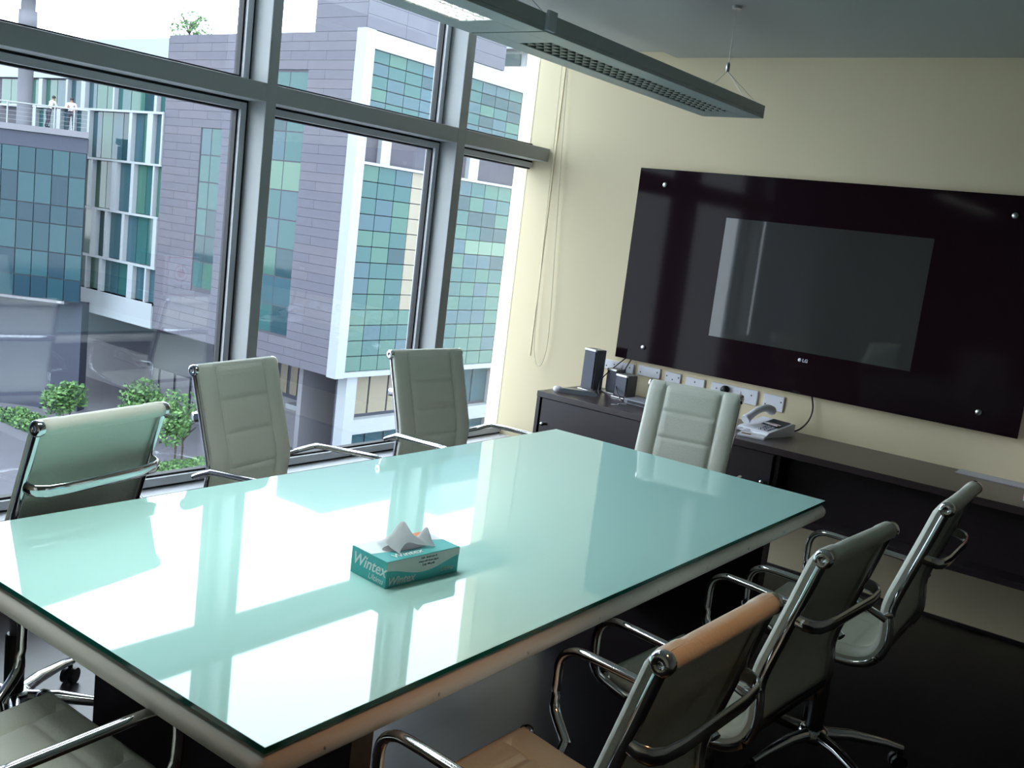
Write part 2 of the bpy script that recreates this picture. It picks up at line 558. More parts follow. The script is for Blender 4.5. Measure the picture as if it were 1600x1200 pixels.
# ------------------------------------------------------------------ things on the credenza
def speaker(loc, w, d, h, lab, rz=0):
    t = thing("desktop_speaker", lab, "speaker", loc, rz, "small grey speakers on the credenza")
    MB().box(-d / 2 + .012, d / 2, -w / 2, w / 2, .008, h).build("cabinet", mat("speaker_shell", (.17, .17, .19), .4), t, .004)
    MB().box(-d / 2, -d / 2 + .012, -w / 2 + .004, w / 2 - .004, .016, h - .012).build("grille", mat("speaker_cloth", (.13, .135, .17), .8, bump=(600, .3)), t, .003)
    MB().box(-d / 2 - .001, -d / 2 + .012, -w / 2 + .003, w / 2 - .003, h - .011, h + .001).build("top_trim", m_steel, t, .002)
    MB().box(-d / 2 - .014, d / 2, -w / 2 - .004, w / 2 + .004, 0, .008).build("foot", m_steel, t, .003)
    return t
speaker((4.715, 2.875, CZ), .092, .085, .235, "tall slim grey speaker nearest the window", R(-12))
speaker((4.785, 2.765, CZ), .075, .08, .140, "short grey speaker close behind the tall one", R(-8))
speaker((4.715, 2.655, CZ), .085, .09, .130, "short grey speaker in front of the hanging cables", R(-10))
def cable(name, pts, r, m, lab, cat="cable", n=8):
    return tag(MB().tube(catmull(pts, n), r, 6).build(name, m), lab, cat)
cable("speaker_cable", [(4.862, 2.755, .93), (4.80, 2.775, .885), (4.70, 2.80, .81), (4.66, 2.79, .75), (4.64, 2.77, .731)], .0032, m_black, "thin black cable curving left from under the screen panel")
cable("speaker_cable", [(4.862, 2.722, .93), (4.80, 2.715, .88), (4.70, 2.70, .80), (4.64, 2.66, .765), (4.60, 2.60, .732), (4.62, 2.55, .731)], .0032, m_black, "thin black cable hanging in front of the short speaker")
cable("telephone_cable", [(4.863, 1.672, .93), (4.862, 1.655, .86), (4.84, 1.66, .80), (4.80, 1.685, .755), (4.735, 1.715, .740)], .004, m_black, "black cable looping down from the panel to the telephone")
# flat silver gadget in a wrapper and a small set-top box
t = thing("silver_gadget", "flat silver gadget lying in front of the tall speaker", "gadget", (4.52, 2.83, CZ), R(-58))
MB().prism([(-.10, 0), (.10, 0), (.105, .010), (.09, .020), (-.085, .024), (-.105, .012)], 'y', -.024, .024).build("body", m_grey, t, .003)
MB().box(-.085, .085, -.018, .018, .0215, .0245).build("top_plate", m_steel, t, .002)
MB().lathe([(.022, 0), (.026, .008), (.024, .022), (.012, .028), (.001, .029)], 12, (-.115, .0, 0)).build("plastic_wrap", m_white, t)
t = thing("network_box", "small dark network box behind the end chair", "box", (4.60, 2.47, CZ), R(-5))
MB().box(-.06, .06, -.085, .085, .004, .032).build("case", m_grey, t, .005)
MB().box(-.055, .055, -.08, .08, 0, .005).build("foot", m_black, t)
MB().box(-.061, -.0595, -.06, .06, .012, .024).build("front_strip", m_black, t)
tag(MB().tube(catmull([(4.53, 2.53, .73), (4.50, 2.56, .729), (4.46, 2.545, .729), (4.44, 2.57, .729)], 8), .0025, 6).build("white_cable", m_white), "short white cable on the credenza beside the network box", "cable")

# telephone
t = thing("desk_telephone", "white desk telephone with handset on its cradle", "telephone", (4.66, 1.800, CZ), R(-14))
MB().prism([(-.115, 0), (.105, 0), (.105, .058), (.085, .062), (-.10, .024), (-.115, .014)], 'y', -.092, .092).build("body", m_white, t, .005)
hs = catmull([(-.100, .060, .056), (-.075, .060, .070), (-.02, .060, .098), (.05, .060, .112), (.10, .060, .100), (.12, .060, .088)], 5)
MB().tube(hs, [.024, .025, .025, .024, .022, .020, .019, .018, .018, .018, .018, .018, .018, .018, .018, .019, .020, .021, .022, .023, .024, .024, .023, .022, .020, .016][:len(hs)], 12).build("handset", m_white, t)
sl = .0185 / .0925
MB().add([(-.02, -.082, .0450), (.082, -.082, .0645), (.082, .022, .0645), (-.02, .022, .0450)], [(0, 1, 2, 3)]).add([(-.02, -.082, .040), (.082, -.082, .0595), (.082, .022, .0595), (-.02, .022, .040)], [(3, 2, 1, 0)]).build("dark_display", m_black, t)
MB().box(-.012, .020, -.070, .010, .0495, .0535).build("name_card", m_pale, t)
MB().box(-.012, -.004, -.072, -.02, .0505, .0545).build("red_strip", m_red, t)
keys = MB()
for a in range(4):
    for b_ in range(3):
        x = -.085 + a * .017
        z = .0285 + (a * .017 + .015) * .205
        keys.box(x, x + .010, -.070 + b_ * .022, -.056 + b_ * .022, z - .004, z + .004)
tag(keys.build("keypad", m_grey, t, .001), "rows of small keys", None, None, None)
coil = [(-.115 + .008 * math.cos(i * .9), .062 + .045 * math.sin(i * .11) + .0, .012 + .008 * math.sin(i * .9)) for i in range(60)]
MB().tube(coil, .0022, 5).build("coiled_cord", m_white, t)
t = thing("notepad", "small white pad with brown mark in front of the telephone", "pad", (4.485, 1.795, CZ), R(12))
MB().box(-.045, .045, -.065, .065, 0, .012).build("paper_block", m_pale, t, .003)
MB().box(-.030, .0, .005, .05, .012, .0128).build("printed_mark", mat("brown_print", (.22, .10, .03), .6), t)
tag(MB().box(4.765, XW - .004, .60, .93, CZ, CZ + .004).build("paper_strip", mat("pale_grey_paper", (.42, .42, .48), .5), None, .001), "pale grey flat strip lying along the wall on the credenza", "paper")

# red gift carton at the right edge of the frame
t = thing("red_carton", "red carton with white border at the credenza's right end", "box", (4.49, .600, CZ))
MB().box(0, .30, -.34, 0, 0, .318).build("carton_body", m_pale, t, .002)
MB().box(-.002, 0, -.335, -.012, .012, .306).build("red_face", m_red, t)
MB().box(.012, .29, .0, .002, .010, .308).build("pale_face", m_pale, t)
def ringmesh(c, r0_, r1_, y):
    mb = MB()
    n = 28
    vs = []
    for k in range(n):
        a = 2 * math.pi * k / n
        vs += [(c[0] + r0_ * math.cos(a), y, c[1] + r0_ * math.sin(a)), (c[0] + r1_ * math.cos(a), y, c[1] + r1_ * math.sin(a))]
    mb.add(vs, [(2 * k, 2 * k + 1, (2 * k + 3) % (2 * n), (2 * k + 2) % (2 * n)) for k in range(n)])
    return mb
tag(ringmesh((.14, .18), .058, .064, .0032).build("emblem_ring", m_pink, t), "thin red ring")
tag(ringmesh((.14, .18), .002, .034, .0032).build("emblem_disc", m_pink, t), "red round emblem")
text("carton_letters", "SOMA", .055, mat("violet_print", (.25, .16, .30), .5), t, axes((.225, .0028, .055), (-1, 0, 0), (0, 0, 1)))
bd = MB()
for a in ((.012, .29, .296, .308), (.012, .29, .010, .014), (.012, .018, .014, .296)):
    bd.box(a[0], a[1], .002, .0034, a[2], a[3])
bd.build("pink_border", m_pink, t)

# ------------------------------------------------------------------ blind chain by the window
chx = XW - .025
loop = [(chx, 3.45, 2.60), (chx, 3.44, 2.2), (chx, 3.425, 1.6), (chx, 3.41, 1.10), (chx, 3.40, .90), (chx, 3.375, .795), (chx, 3.35, .770), (chx, 3.325, .795), (chx, 3.305, .90), (chx, 3.31, 1.10), (chx, 3.345, 1.6), (chx, 3.385, 2.2), (chx, 3.41, 2.60)]
t = thing("blind_chain", "cream blind chain loop hanging on the wall beside the window", "chain", (chx, 3.35, .77))
t_in = MB().tube([(p[0] - chx, p[1] - 3.35, p[2] - .77) for p in catmull(loop, 8)], .0022, 5)
t_in.build("bead_loop", m_chain, t)
MB().box(0, .025, .055, .105, 1.80, 1.835).build("ceiling_clip", m_chain, t, .002)
tag(MB().tube([(XW - .001, 3.435, .82), (XW - .001, 3.435, 2.58)], .003, 6).build("cord_cover", m_wall), "thin cream cord cover running up the wall by the window", "cord cover")

# ------------------------------------------------------------------ conference table
TX0, TX1, TY0, TY1, TZ = .966, 3.505, 1.090, 2.282, .75
tb = thing("conference_table", "long conference table with teal glass top and cream rounded edge", "table", ((TX0 + TX1) / 2, (TY0 + TY1) / 2, 0))
hx, hy = (TX1 - TX0) / 2, (TY1 - TY0) / 2
gm = MB().box(-hx, hx, -hy, hy, TZ - .012, TZ)
gm.mi = [1, 0, 1, 1, 1, 1]
gt_ = gm.build("glass_top", [m_tabletop, m_tableedge], tb, .0012)
def bullnose(a, b, z0, z1, seg=6):
    """rounded-edge slab of half sizes a,b"""
    r = (z1 - z0) / 2
    zc = (z0 + z1) / 2
    mb = MB()
    rings = []
    for k in range(seg + 1):
        an = -math.pi / 2 + math.pi * k / seg
        o = r * math.cos(an)
        z = zc + r * math.sin(an)
        ring = []
        for cx, cy_, a0 in ((a - .03, b - .03, 0), (-a + .03, b - .03, 90), (-a + .03, -b + .03, 180), (a - .03, -b + .03, 270)):
            for q in range(5):
                an2 = R(a0 + q * 22.5)
                rr = .03 - r + o
                ring.append((cx + rr * math.cos(an2), cy_ + rr * math.sin(an2), z))
        rings.append(ring)
    n = len(rings[0])
    vs = [p for ring in rings for p in ring]
    fs = [(i * n + k, i * n + (k + 1) % n, (i + 1) * n + (k + 1) % n, (i + 1) * n + k) for i in range(seg) for k in range(n)]
    mb.add(vs, fs, 0, True)
    mb.add(rings[0], [tuple(range(n))[::-1]])
    mb.add(rings[-1], [tuple(range(n))])
    return mb
bullnose(hx + .012, hy + .012, TZ - .066, TZ - .018).build("cream_slab", m_tableslab, tb)
for sx in range(5):
    for s_y in (-1, 1):
        x = (-hx + .10) + sx * (2 * hx - .2) / 4
        MB().lathe([(.011, TZ - .0185), (.011, TZ - .0118)], 14, (x, s_y * (hy - .05), 0)).build("glass_spacer", m_steel, tb)
n_st = 9
for k in range(n_st):
    x = -hx + .12 + k * (2 * hx - .24) / (n_st - 1)
    MB().lathe([(.004, -hy - .0115), (.004, -hy - .0135), (.001, -hy - .0145)], 8, (x, 0, TZ - .040), 'y').build("edge_screw", m_steel, tb)
MB().box(-hx + .10, hx - .10, -hy + .12, hy - .12, TZ - .115, TZ - .068).build("under_frame", m_wenge, tb, .002)
for xc in (1.27, 3.20):
    lx = xc - (TX0 + TX1) / 2
    MB().box(lx - .03, lx + .03, -.52, .33, 0, TZ - .116).build("leg_panel", m_wenge, tb, .002)
    MB().box(lx - .05, lx + .05, -.53, -.33, TZ - .10, TZ - .066).build("bracket", m_tableslab, tb, .002)
MB().box(1.30 - (TX0 + TX1) / 2, 3.17 - (TX0 + TX1) / 2, -.06, -.02, .25, TZ - .116).build("modesty_panel", m_wenge, tb, .002)

# ------------------------------------------------------------------ tissue box
BW, BD, BH = .228, .128, .064
t = thing("tissue_box", "teal and white tissue box standing on the glass table", "tissue box", (1.588, 1.438, TZ), R(-6))
MB().box(0, BW, 0, BD, 0, BH).build("carton", m_teal, t, .0012)
# pale wave on the long side, pale half on the top
def wave(n=24):
    top = [(i / n * BW, BH - .0012) for i in range(n + 1)]
    def zf(u):
        return .030 + .012 * math.cos(u * 5.6 + .2) * (1 - .1 * u) + .006 * u
    bot = [(i / n * BW, zf(i / n)) for i in range(n + 1)]
    vs = [(x, -.0006, z) for x, z in bot] + [(x, -.0006, z) for x, z in top]
    return MB().add(vs, [(i, i + 1, n + 2 + i, n + 1 + i) for i in range(n)])
wave().build("pale_wave", m_carton, t)
zt = BH + .0006
MB().add([(.001, BD - .001, zt), (.001, .060, zt), (.05, .050, zt), (.10, .078, zt), (.16, .086, zt), (BW - .001, .055, zt), (BW - .001, BD - .001, zt)], [tuple(range(7))]).build("pale_top_print", m_print, t)
MB().add([(.150, BD - .002, zt + .0004), (.150, BD - .022, zt + .0004), (.190, BD - .030, zt + .0004), (BW - .004, BD - .012, zt + .0004), (BW - .012, BD - .002, zt + .0004)], [tuple(range(5))]).build("orange_print", m_orange, t)
text("brand_letters", "Wintex", .039, m_print, t, axes((-.0007, BD - .006, .027), (0, -1, 0), (0, 0, 1)), shear=.28, offset=.0006)
text("sub_letters", "Ultima", .020, m_print, t, axes((-.0007, .062, .007), (0, -1, 0), (0, 0, 1)), shear=.28)
text("brand_letters", "Wintex", .027, m_carton, t, axes((.004, -.0009, .006), (1, 0, 0), (0, 0, 1)), shear=.28, offset=.0004)
text("sub_letters", "Ultima", .016, m_carton, t, axes((.168, -.0009, .012), (1, 0, 0), (0, 0, 1)), shear=.28)
text("brand_letters", "Wintex", .030, m_print, t, axes((.030, .012, zt), (1, 0, 0), (0, 1, 0)), shear=.28, offset=.0004)
for k, s_ in enumerate(("Soft - facial care &", "every soft tissue paper", "2 ply 100 pulls")):
    text("small_print", s_, .0068, m_dprint, t, axes((.128, -.0011, .054 - k * .0085), (1, 0, 0), (0, 0, 1)), align='CENTER')
MB().add([(.114 + .075 * math.cos(a * math.pi / 10), .064 + .026 * math.sin(a * math.pi / 10), zt + .0006) for a in range(20)], [tuple(range(20))]).build("opening", mat("grey_slot", (.25, .26, .27), .8), t)
def tissue_mesh():
    """crumpled sheet: a fold rising from the slot with two drooping wings"""
    nu, nv = 26, 14
    vs, fs = [], []
    for i in range(nu + 1):
        u = i / nu
        for j in range(nv + 1):
            v = j / nv * 2 - 1
            x = .052 + u * .128 + .012 * v * math.sin(u * 7)
            ridge = .052 * math.exp(-((u - .34) / .23) ** 2) + .030 * math.exp(-((u - .84) / .15) ** 2) + .004 * math.sin(23 * u)
            z = zt + .003 + ridge * (1 - abs(v + .25 * math.sin(4 * u)) ** 1.4 if abs(v + .25 * math.sin(4 * u)) < 1 else 0) + .004 * math.sin(9 * u + 4 * v) * (1 - abs(v)) + .004 * (1 - abs(v))
            y = .064 + v * (.036 + .010 * math.sin(5 * u + 1)) + .012 * math.sin(u * 6)
            vs.append((x, y, z))
    for i in range(nu):
        for j in range(nv):
            a = i * (nv + 1) + j
            fs.append((a, a + nv + 1, a + nv + 2, a + 1))
    return MB().add(vs, fs, 0, True)
tissue_mesh().build("tissue_sheet", m_tissue, t)

# ------------------------------------------------------------------ office chairs
RX = .203            # half distance of the side rails
PROF = [(-.303, 1.0085), (-.288, 1.005), (-.277, .980), (-.252, .895), (-.219, .785), (-.194, .700), (-.188, .655), (-.193, .610), (-.192, .560), (-.170, .516), (-.125, .493), (-.040, .488), (.070, .494), (.160, .505), (.210, .510)]
CURVE = catmull(PROF, 9)
def pad(i0, i1, name):
    """quilted leather sling between the rails along CURVE[i0:i1]"""
    P = CURVE[i0:i1 + 1]
    us = [-.207, -.203, -.19, -.165, -.143, -.131, -.126, -.121, -.11, -.09, -.06, -.02, .02, .06, .09, .11, .121, .126, .131, .143, .165, .19, .203, .207]
    arc = [0.0]
    for a, b in zip(CURVE, CURVE[1:]):
        arc.append(arc[-1] + (b - a).length)
    step = .118
    top, bot = [], []
    # resample densely
    D = []
    for k in range(len(P) - 1):
        for q in range(3):
            f = q / 3
            D.append((P[k].lerp(P[k + 1], f), arc[i0 + k] + f * (arc[i0 + k + 1] - arc[i0 + k])))
    D.append((P[-1], arc[i1]))
    n = len(D)
    for k in range(n):
        p, s_ = D[k]
        t_ = (D[min(k + 1, n - 1)][0] - D[max(k - 1, 0)][0]).normalized()
        nrm = Vector((-t_.y, t_.x))          # in (y, z): towards the sitter
        if nrm.x + nrm.y < 0:
            nrm = -nrm
        ph = ((s_ - .02) / step) % 1.0
        seam_h = min(ph, 1 - ph) * step
        for u in us:
            valley_v = min(abs(abs(u) - .126), 1)
            edge = min(1, (.207 - abs(u)) / .014)
            puff = min(1, valley_v / .018) ** .5
            if abs(u) < .126:
                puff *= min(1, .25 + .75 * min(1, seam_h / .016) ** .5)
            off = .004 + (.013 * puff) * max(0, min(1, edge)) ** .6 * min(1, .15 + s_ / .06)
            top.append((u, p.x + nrm.x * off, p.y + nrm.y * off))
        for u in us:
            bot.append((u, p.x - nrm.x * .007, p.y - nrm.y * .007))
    w = len(us)
    fs = []
    for k in range(n - 1):
        for j in range(w - 1):
            a = k * w + j
            fs.append((a, a + 1, a + w + 1, a + w))
    N = n * w
    fb = [tuple(i + N for i in f[::-1]) for f in fs]
    side = []
    for k in range(n - 1):
        side.append((k * w, (k + 1) * w, (k + 1) * w + N, k * w + N))
        side.append((k * w + w - 1, k * w + w - 1 + N, (k + 1) * w + w - 1 + N, (k + 1) * w + w - 1))
    for j in range(w - 1):
        side.append((j, j + N, j + 1 + N, j + 1))
        e = (n - 1) * w
        side.append((e + j, e + j + 1, e + j + 1 + N, e + j + N))
    mb = MB().add(top + bot, fs, 0, True)
    mb.add(top + bot, fb, 0, True)
    mb.add(top + bot, side, 0, False)
    return mb
IB = 9 * 9 - 4       # where the back turns into the seat
def make_chair(label):
    c = thing("office_chair", label, "chair", (0, 0, 0), 0, "cream leather chairs around the table")
    pad(0, IB, "backrest").build("backrest", m_leather, c)
    pad(IB, len(CURVE) - 1, "seat").build("seat", m_leather, c)
    # top roll with chrome caps, front roll
    y, z = -.297, .994
    ends = [(-.196, 0), (-.195, .019), (-.178, .0205), (-.13, .0215), (.13, .0215), (.178, .0205), (.195, .019), (.196, 0)]
    hr = MB().lathe([(max(r_, .001), h) for h, r_ in ends], 18, (0, y, z), 'x').build("head_roll", m_leather, c)
    for s_ in (-1, 1):
        prof = [(.0205, s_ * .195), (.0218, s_ * .204), (.0208, s_ * .211), (.016, s_ * .2145), (.005, s_ * .2155), (.0046, s_ * .213), (.001, s_ * .213)]
        MB().lathe(prof, 18, (0, y, z), 'x').build("end_cap", m_chrome, c)
    yf, zf = PROF[-1]
    MB().lathe([(.001, -.197), (.015, -.196), (.017, -.185), (.017, .185), (.015, .196), (.001, .197)], 14, (0, yf, zf), 'x').build("front_roll", m_leather, c)
    tan = []
    for k in range(len(CURVE)):
        t_ = (CURVE[min(k + 1, len(CURVE) - 1)] - CURVE[max(k - 1, 0)]).normalized()
        n_ = Vector((-t_.y, t_.x))
        if n_.x + n_.y < 0:
            n_ = -n_
        q_ = .017 * min(1, k / 6, (len(CURVE) - 1 - k) / 6)
        tan.append((CURVE[k].x - n_.x * q_, CURVE[k].y - n_.y * q_))
    for s_ in (-1, 1):
        MB().lathe([(.0175, s_ * .197), (.019, s_ * .204), (.0175, s_ * .213), (.001, s_ * .2145)], 14, (0, yf, zf), 'x').build("end_cap", m_chrome, c)
        # side rail, behind the leather edge
        MB().tube([(s_ * RX, py_, pz_) for py_, pz_ in tan[17:]], (.0085, .0115), 10, ref=(0, -.6, .8)).build("side_rail", m_chrome, c)
        # armrest
        ax = s_ * .284
        path = [(s_ * .270, -.205, .657), (s_ * .276, -.182, .668), (ax, -.130, .690), (ax, -.110, .694), (ax, 0, .699), (ax, .125, .704), (ax, .162, .700), (ax, .187, .684), (ax, .198, .656), (ax, .198, .61), (ax, .196, .583), (s_ * .274, .186, .550), (s_ * .246, .135, .515), (s_ * .240, .125, .507)]
        ar = MB().tube(catmull(path, 3), (.0125, .0105), 12, ref=(0, .25, 1)).build("armrest", m_chrome, c)
        MB().tube([(s_ * .274, -.190, .663), (s_ * RX, -.205, .652)], .009, 10).build("arm_knob", m_chrome, ar)
        MB().tube([(s_ * .246, .132, .512), (s_ * RX, .118, .492)], .010, 10).build("arm_foot", m_chrome, ar)
    # U-shaped bar behind the back
    yb = -.250
    zb_ = .842
    half = [(RX, yb, zb_), (RX + .002, yb - .028, zb_ - .004), (RX - .006, yb - .047, zb_ - .007), (RX - .030, yb - .058, zb_ - .009), (RX - .09, yb - .064, zb_ - .010)]
    path = half + [(-x, y_, z_) for x, y_, z_ in half[::-1]]
    MB().tube(path, (.0055, .0165), 10).build("back_bar", m_chrome, c)
    MB().box(-.195, .195, -.212, -.203, .54, .558).build("lumbar_rod", m_black, c, .003)
    # mechanism, column, star base
    MB().box(-.09, .09, -.13, .11, .430, .470).build("tilt_mechanism", m_black, c, .008)
    MB().box(-.203, .203, -.02, .02, .464, .478).build("seat_beam", m_chrome, c, .003)
    MB().tube([(.09, .02, .45), (.19, .05, .44), (.235, .055, .44)], [.005] * 3, 8).build("tilt_lever", m_black, c)
    MB().lathe([(.017, .26), (.017, .435)], 16).build("gas_piston", m_chrome, c)
    MB().lathe([(.030, .10), (.027, .11), (.027, .285), (.023, .29)], 16).build("column_sleeve", m_black, c)
    hub = MB().lathe([(.045, .072), (.05, .08), (.046, .112), (.032, .118)], 20)
    hub.build("base_hub", m_chrome, c)
    for k in range(5):
        a = R(72 * k + 18)
        d = Vector((math.cos(a), math.sin(a), 0))
        lg_ = MB().tube([d * .03 + Vector((0, 0, .095)), d * .12 + Vector((0, 0, .098)), d * .24 + Vector((0, 0, .084)), d * .30 + Vector((0, 0, .070))], [.021, .019, .014, .012], 10).build("base_leg", m_chrome, c)
        cs = MB()
        n_ = Vector((-d.y, d.x, 0))
        ce = d * .292 + Vector((0, 0, .026))
        for s_ in (-1, 1):
            cs.tube([ce + n_ * (s_ * .006), ce + n_ * (s_ * .020)], .026, 14)
        cs.tube([d * .292 + Vector((0, 0, .03)), d * .292 + Vector((0, 0, .068))], .007, 8)
        cs.build("castor", m_black, lg_)
    return c

chair_specs = [  # roll centre, facing angle (deg, 0 = +Y, counter-clockwise), seat lift, label
    ((1.408, 2.331), 11.5, -.020, "cream chair turned to the window, its back bar facing us"),
    ((2.215, 2.805), 192, -.010, "cream chair on the window side, left of the window mullion"),
    ((3.208, 2.793), 176.1, .003, "cream chair on the window side nearest the screen wall"),
    ((3.973, 1.888), 102, -.032, "cream chair at the table's far end before the credenza"),
    ((1.528, .625), -1.4, -.030, "nearest cream chair at right, glowing orange on its roll"),
    ((2.300, .638), -3.5, -.030, "middle cream chair of the near row, back to us"),
    ((3.090, .587), 2.0, -.030, "farthest cream chair of the near row, seen edge-on"),
    ((.560, 1.690), -90, -.030, "cream chair at the near table end, only arm and seat visible"),
]
proto = None
for (cx, cyy), ang, dz, lab in chair_specs:
    if proto is None:
        proto = make_chair(lab)
        c = proto
    else:
        c = copy_tree(proto)
    a = R(ang)
    f = Vector((-math.sin(a), math.cos(a)))
    c.location = (cx + f.x * .28, cyy + f.y * .28, 0)
    c.rotation_euler = (0, 0, a)
    c["label"] = lab
    for ch in c.children:
        ch.location.z = 0 if ch.name.split(".")[0] in ("column_sleeve", "base_hub", "base_leg") else dz

# ------------------------------------------------------------------ suspended light
LY0, LY1, LZ = 1.765, 2.045, 2.15
LYC = (LY0 + LY1) / 2
def lamp(x0, x1, lit, lab):
    t = thing("pendant_light", lab, "light", (x0, LYC, LZ), 0, "suspended linear lights")
    L = x1 - x0
    h = .140
    sl0, sl1 = .14, L - .14
    sw = .062
    b = MB()
    b.box(0, L, -h, -sw, 0, .012).box(0, L, sw, h, 0, .012).box(0, sl0, -sw, sw, 0, .012).box(sl1, L, -sw, sw, 0, .012)
    b.box(0, L, -h, -h + .012, .012, .052).box(0, L, h - .012, h, .012, .052).box(0, .012, -h + .012, h - .012, .012, .052).box(L - .012, L, -h + .012, h - .012, .012, .052)
    b.build("housing", m_lampbody, t, .0015)
    MB().box(.012, L - .012, -h + .012, h - .012, .052, .056).build("top_cover", m_lampbody, t)
    MB().box(sl0, sl1, -sw, sw, .042, .046).build("tube_panel" if lit else "dark_cavity", m_tube_on if lit else m_tube_off, t)
    lv = MB()
    for k in range(5):
        y = -sw + k * (2 * sw) / 4
        lv.box(sl0, sl1, y - .002, y + .002, .003, .026)
    n = int((sl1 - sl0) / .045)
    for k in range(n + 1):
        x = sl0 + k * (sl1 - sl0) / n
        lv.box(x - .0015, x + .0015, -sw, sw, .003, .022, 1)
    tag(lv.build("louvre", m_louvre, t), "fine white grid of blades", None, None, "stuff")
    return t, L
lampA, _ = lamp(.35, 2.375, True, "lit suspended light section nearest the camera, glowing white")
lampB, LB = lamp(2.385, 3.972, False, "unlit suspended light section reaching towards the screen wall")
MB().box(-.008, .035, -.152, -.1405, .004, .060).build("joint_cover", m_alu2, lampB, .002)
def hanger(x, lab):
    t = thing("suspension_wire", lab, "wire", (x, LYC, LZ + .056), 0, "steel wires holding the lights")
    top = ZC - LZ - .056
    MB().tube([(0, 0, .145), (0, 0, top)], .0013, 6).build("wire", m_steel, t)
    MB().lathe([(.003, .110), (.008, .114), (.008, .140), (.004, .150)], 10).build("gripper", m_steel, t)
    for dx, dy in ((-.06, -.12), (.06, -.12), (0, .12)):
        MB().tube([(0, 0, .114), (dx, dy, 0)], .0011, 5).build("stay", m_steel, t)
    MB().lathe([(.02, top - .012), (.02, top)], 14).build("ceiling_cup", m_steel, t)
hanger(3.86, "thin steel wire at the far end of the unlit light")
hanger(2.33, "thin steel wire near the joint of the two lights")
hanger(.6, "thin steel wire at the near end of the lit light")

# warm recessed downlight above the near chairs, outside the frame
t = thing("downlight", "small warm recessed ceiling downlight above the near chairs", "light", (1.30, .10, ZC - .002))
MB().lathe([(.045, 0), (.055, 0), (.055, -.006), (.045, -.006)], 24).build("trim_ring", m_white, t)
MB().lathe([(.001, -.001), (.044, -.001)], 24).build("lens", mat("warm_lens", (1, .7, .4), .5, emit=((1, .45, .15), 8)), t)
ld = bpy.data.lights.new("warm_spot", 'SPOT')
ld.energy = 36
ld.color = (1.0, .42, .14)
ld.spot_size = R(46)
ld.spot_blend = .9
ld.shadow_soft_size = .04
lo = bpy.data.objects.new("warm_spot", ld)
col.objects.link(lo)
lo.parent = t
lo.location = (0, 0, -.02)
lo.rotation_euler = (Vector((1.35, .62, .8)) - Vector((1.30, .10, ZC))).to_track_quat('-Z', 'Y').to_euler()

# ================================================================== OUTSIDE
GZ = -12.0
tag(MB().box(-60, 160, YG + 6, 200, GZ - .3, GZ).build("street_ground", m_pave), "grey paved street far below the windows", None, None, "structure")
tag(MB().box(8, 24.5, 20, 120, GZ, GZ + .02).build("road", m_road), "dark asphalt road along the hedge", None, None, "structure")

BX, CYF = 31.2, 32.68          # facade planes
bld = thing("office_building", "violet stone and teal glass office block across the street", "building", (BX, CYF, GZ))
def bbox(x0, x1, y0, y1, z0, z1, mb=None):
    return (mb or MB()).box(x0 - BX, x1 - BX, y0 - CYF, y1 - CYF, z0 - GZ, z1 - GZ)
ZB = -6.33
core = bbox(BX + .06, 46, CYF + .25, 47.1, ZB, 9.0)
bbox(BX + .06, 41.0, CYF + .06, 36.0, 9.0, 14.4, core)
bbox(BX + .30, 46, 47.1, 66, ZB, 8.6, core)
core.build("stone_core", m_joint, bld)
# stone panels on the left-facing side
stripes = [(42.2, 43.9, -3.65, 4.45), (36.2, 38.7, -5.0, 7.25)]
rows, rh = 37, None
z0, z1 = ZB, 9.0
rh = (z1 - z0) / rows
pcache = {}
def panel(y0, y1, z0_, z1_, m, x=BX):
    key = (round(y1 - y0, 3), round(z1_ - z0_, 3), m.name)
    if key not in pcache:
        pcache[key] = MB().box(0, .06, .006, y1 - y0 - .006, .007, z1_ - z0_ - .007).mesh("stone_panel", m)
    o = link("stone_panel", pcache[key], bld)
    o.location = (x - BX, y0 - CYF, z0_ - GZ)
cnt = 0
for r_ in range(rows):
    za, zb2 = z0 + r_ * rh, z0 + (r_ + 1) * rh
    cuts = [CYF + .02]
    off = (r_ % 2) * 1.2
    yy = CYF + 2.4 + off
    while yy < 46.2:
        cuts.append(yy)
        yy += 2.4
    cuts.append(47.1)
    for k in range(len(cuts) - 1):
        segs = [(cuts[k], cuts[k + 1])]
        for sa, sb, sz0_, sz1_ in stripes:
            zm = (za + zb2) / 2
            if sz0_ < zm < sz1_:
                ns = []
                for p, q in segs:
                    if q <= sa or p >= sb:
                        ns.append((p, q))
                    else:
                        if p < sa: ns.append((p, sa))
                        if q > sb: ns.append((sb, q))
                segs = ns
        for p, q in segs:
            if q - p > .15:
                panel(p, q, za, zb2, m_stone if rnd.random() < .6 else m_stone2)
                cnt += 1
for r_ in range(9):            # tower above the roof line
    za = 9.0 + r_ * .6
    panel(CYF + .02, 36.0, za, za + .6, m_stone)
fcache = {}
def fpanel(x0, x1, z0_, z1_, m, name="stone_panel", y=CYF, th=.06, gap=.007):
    key = (round(x1 - x0, 3), round(z1_ - z0_, 3), m.name, name)
    if key not in fcache:
        fcache[key] = MB().box(gap, x1 - x0 - gap, 0, th, gap, z1_ - z0_ - gap).mesh(name, m)
    o = link(name, fcache[key], bld)
    o.location = (x0 - BX, y - CYF, z0_ - GZ)
    return o
for r_ in range(9):
    for k in range(4):
        fpanel(BX + .02 + k * 2.45, BX + .02 + (k + 1) * 2.45, 9.16 + r_ * .58, 9.16 + (r_ + 1) * .58, m_stone)
bbox(39.0, 46, CYF - .5, 37, 12.6, 13.9).build("penthouse_glass", m_ext_glass[3], bld)
bbox(38.9, 46, CYF - .6, 37, 13.9, 14.5).build("penthouse_band", m_frame, bld)
bbox(39.0, 46, CYF - .5, 37, 14.5, 15.7).build("penthouse_upper", m_frame2, bld)
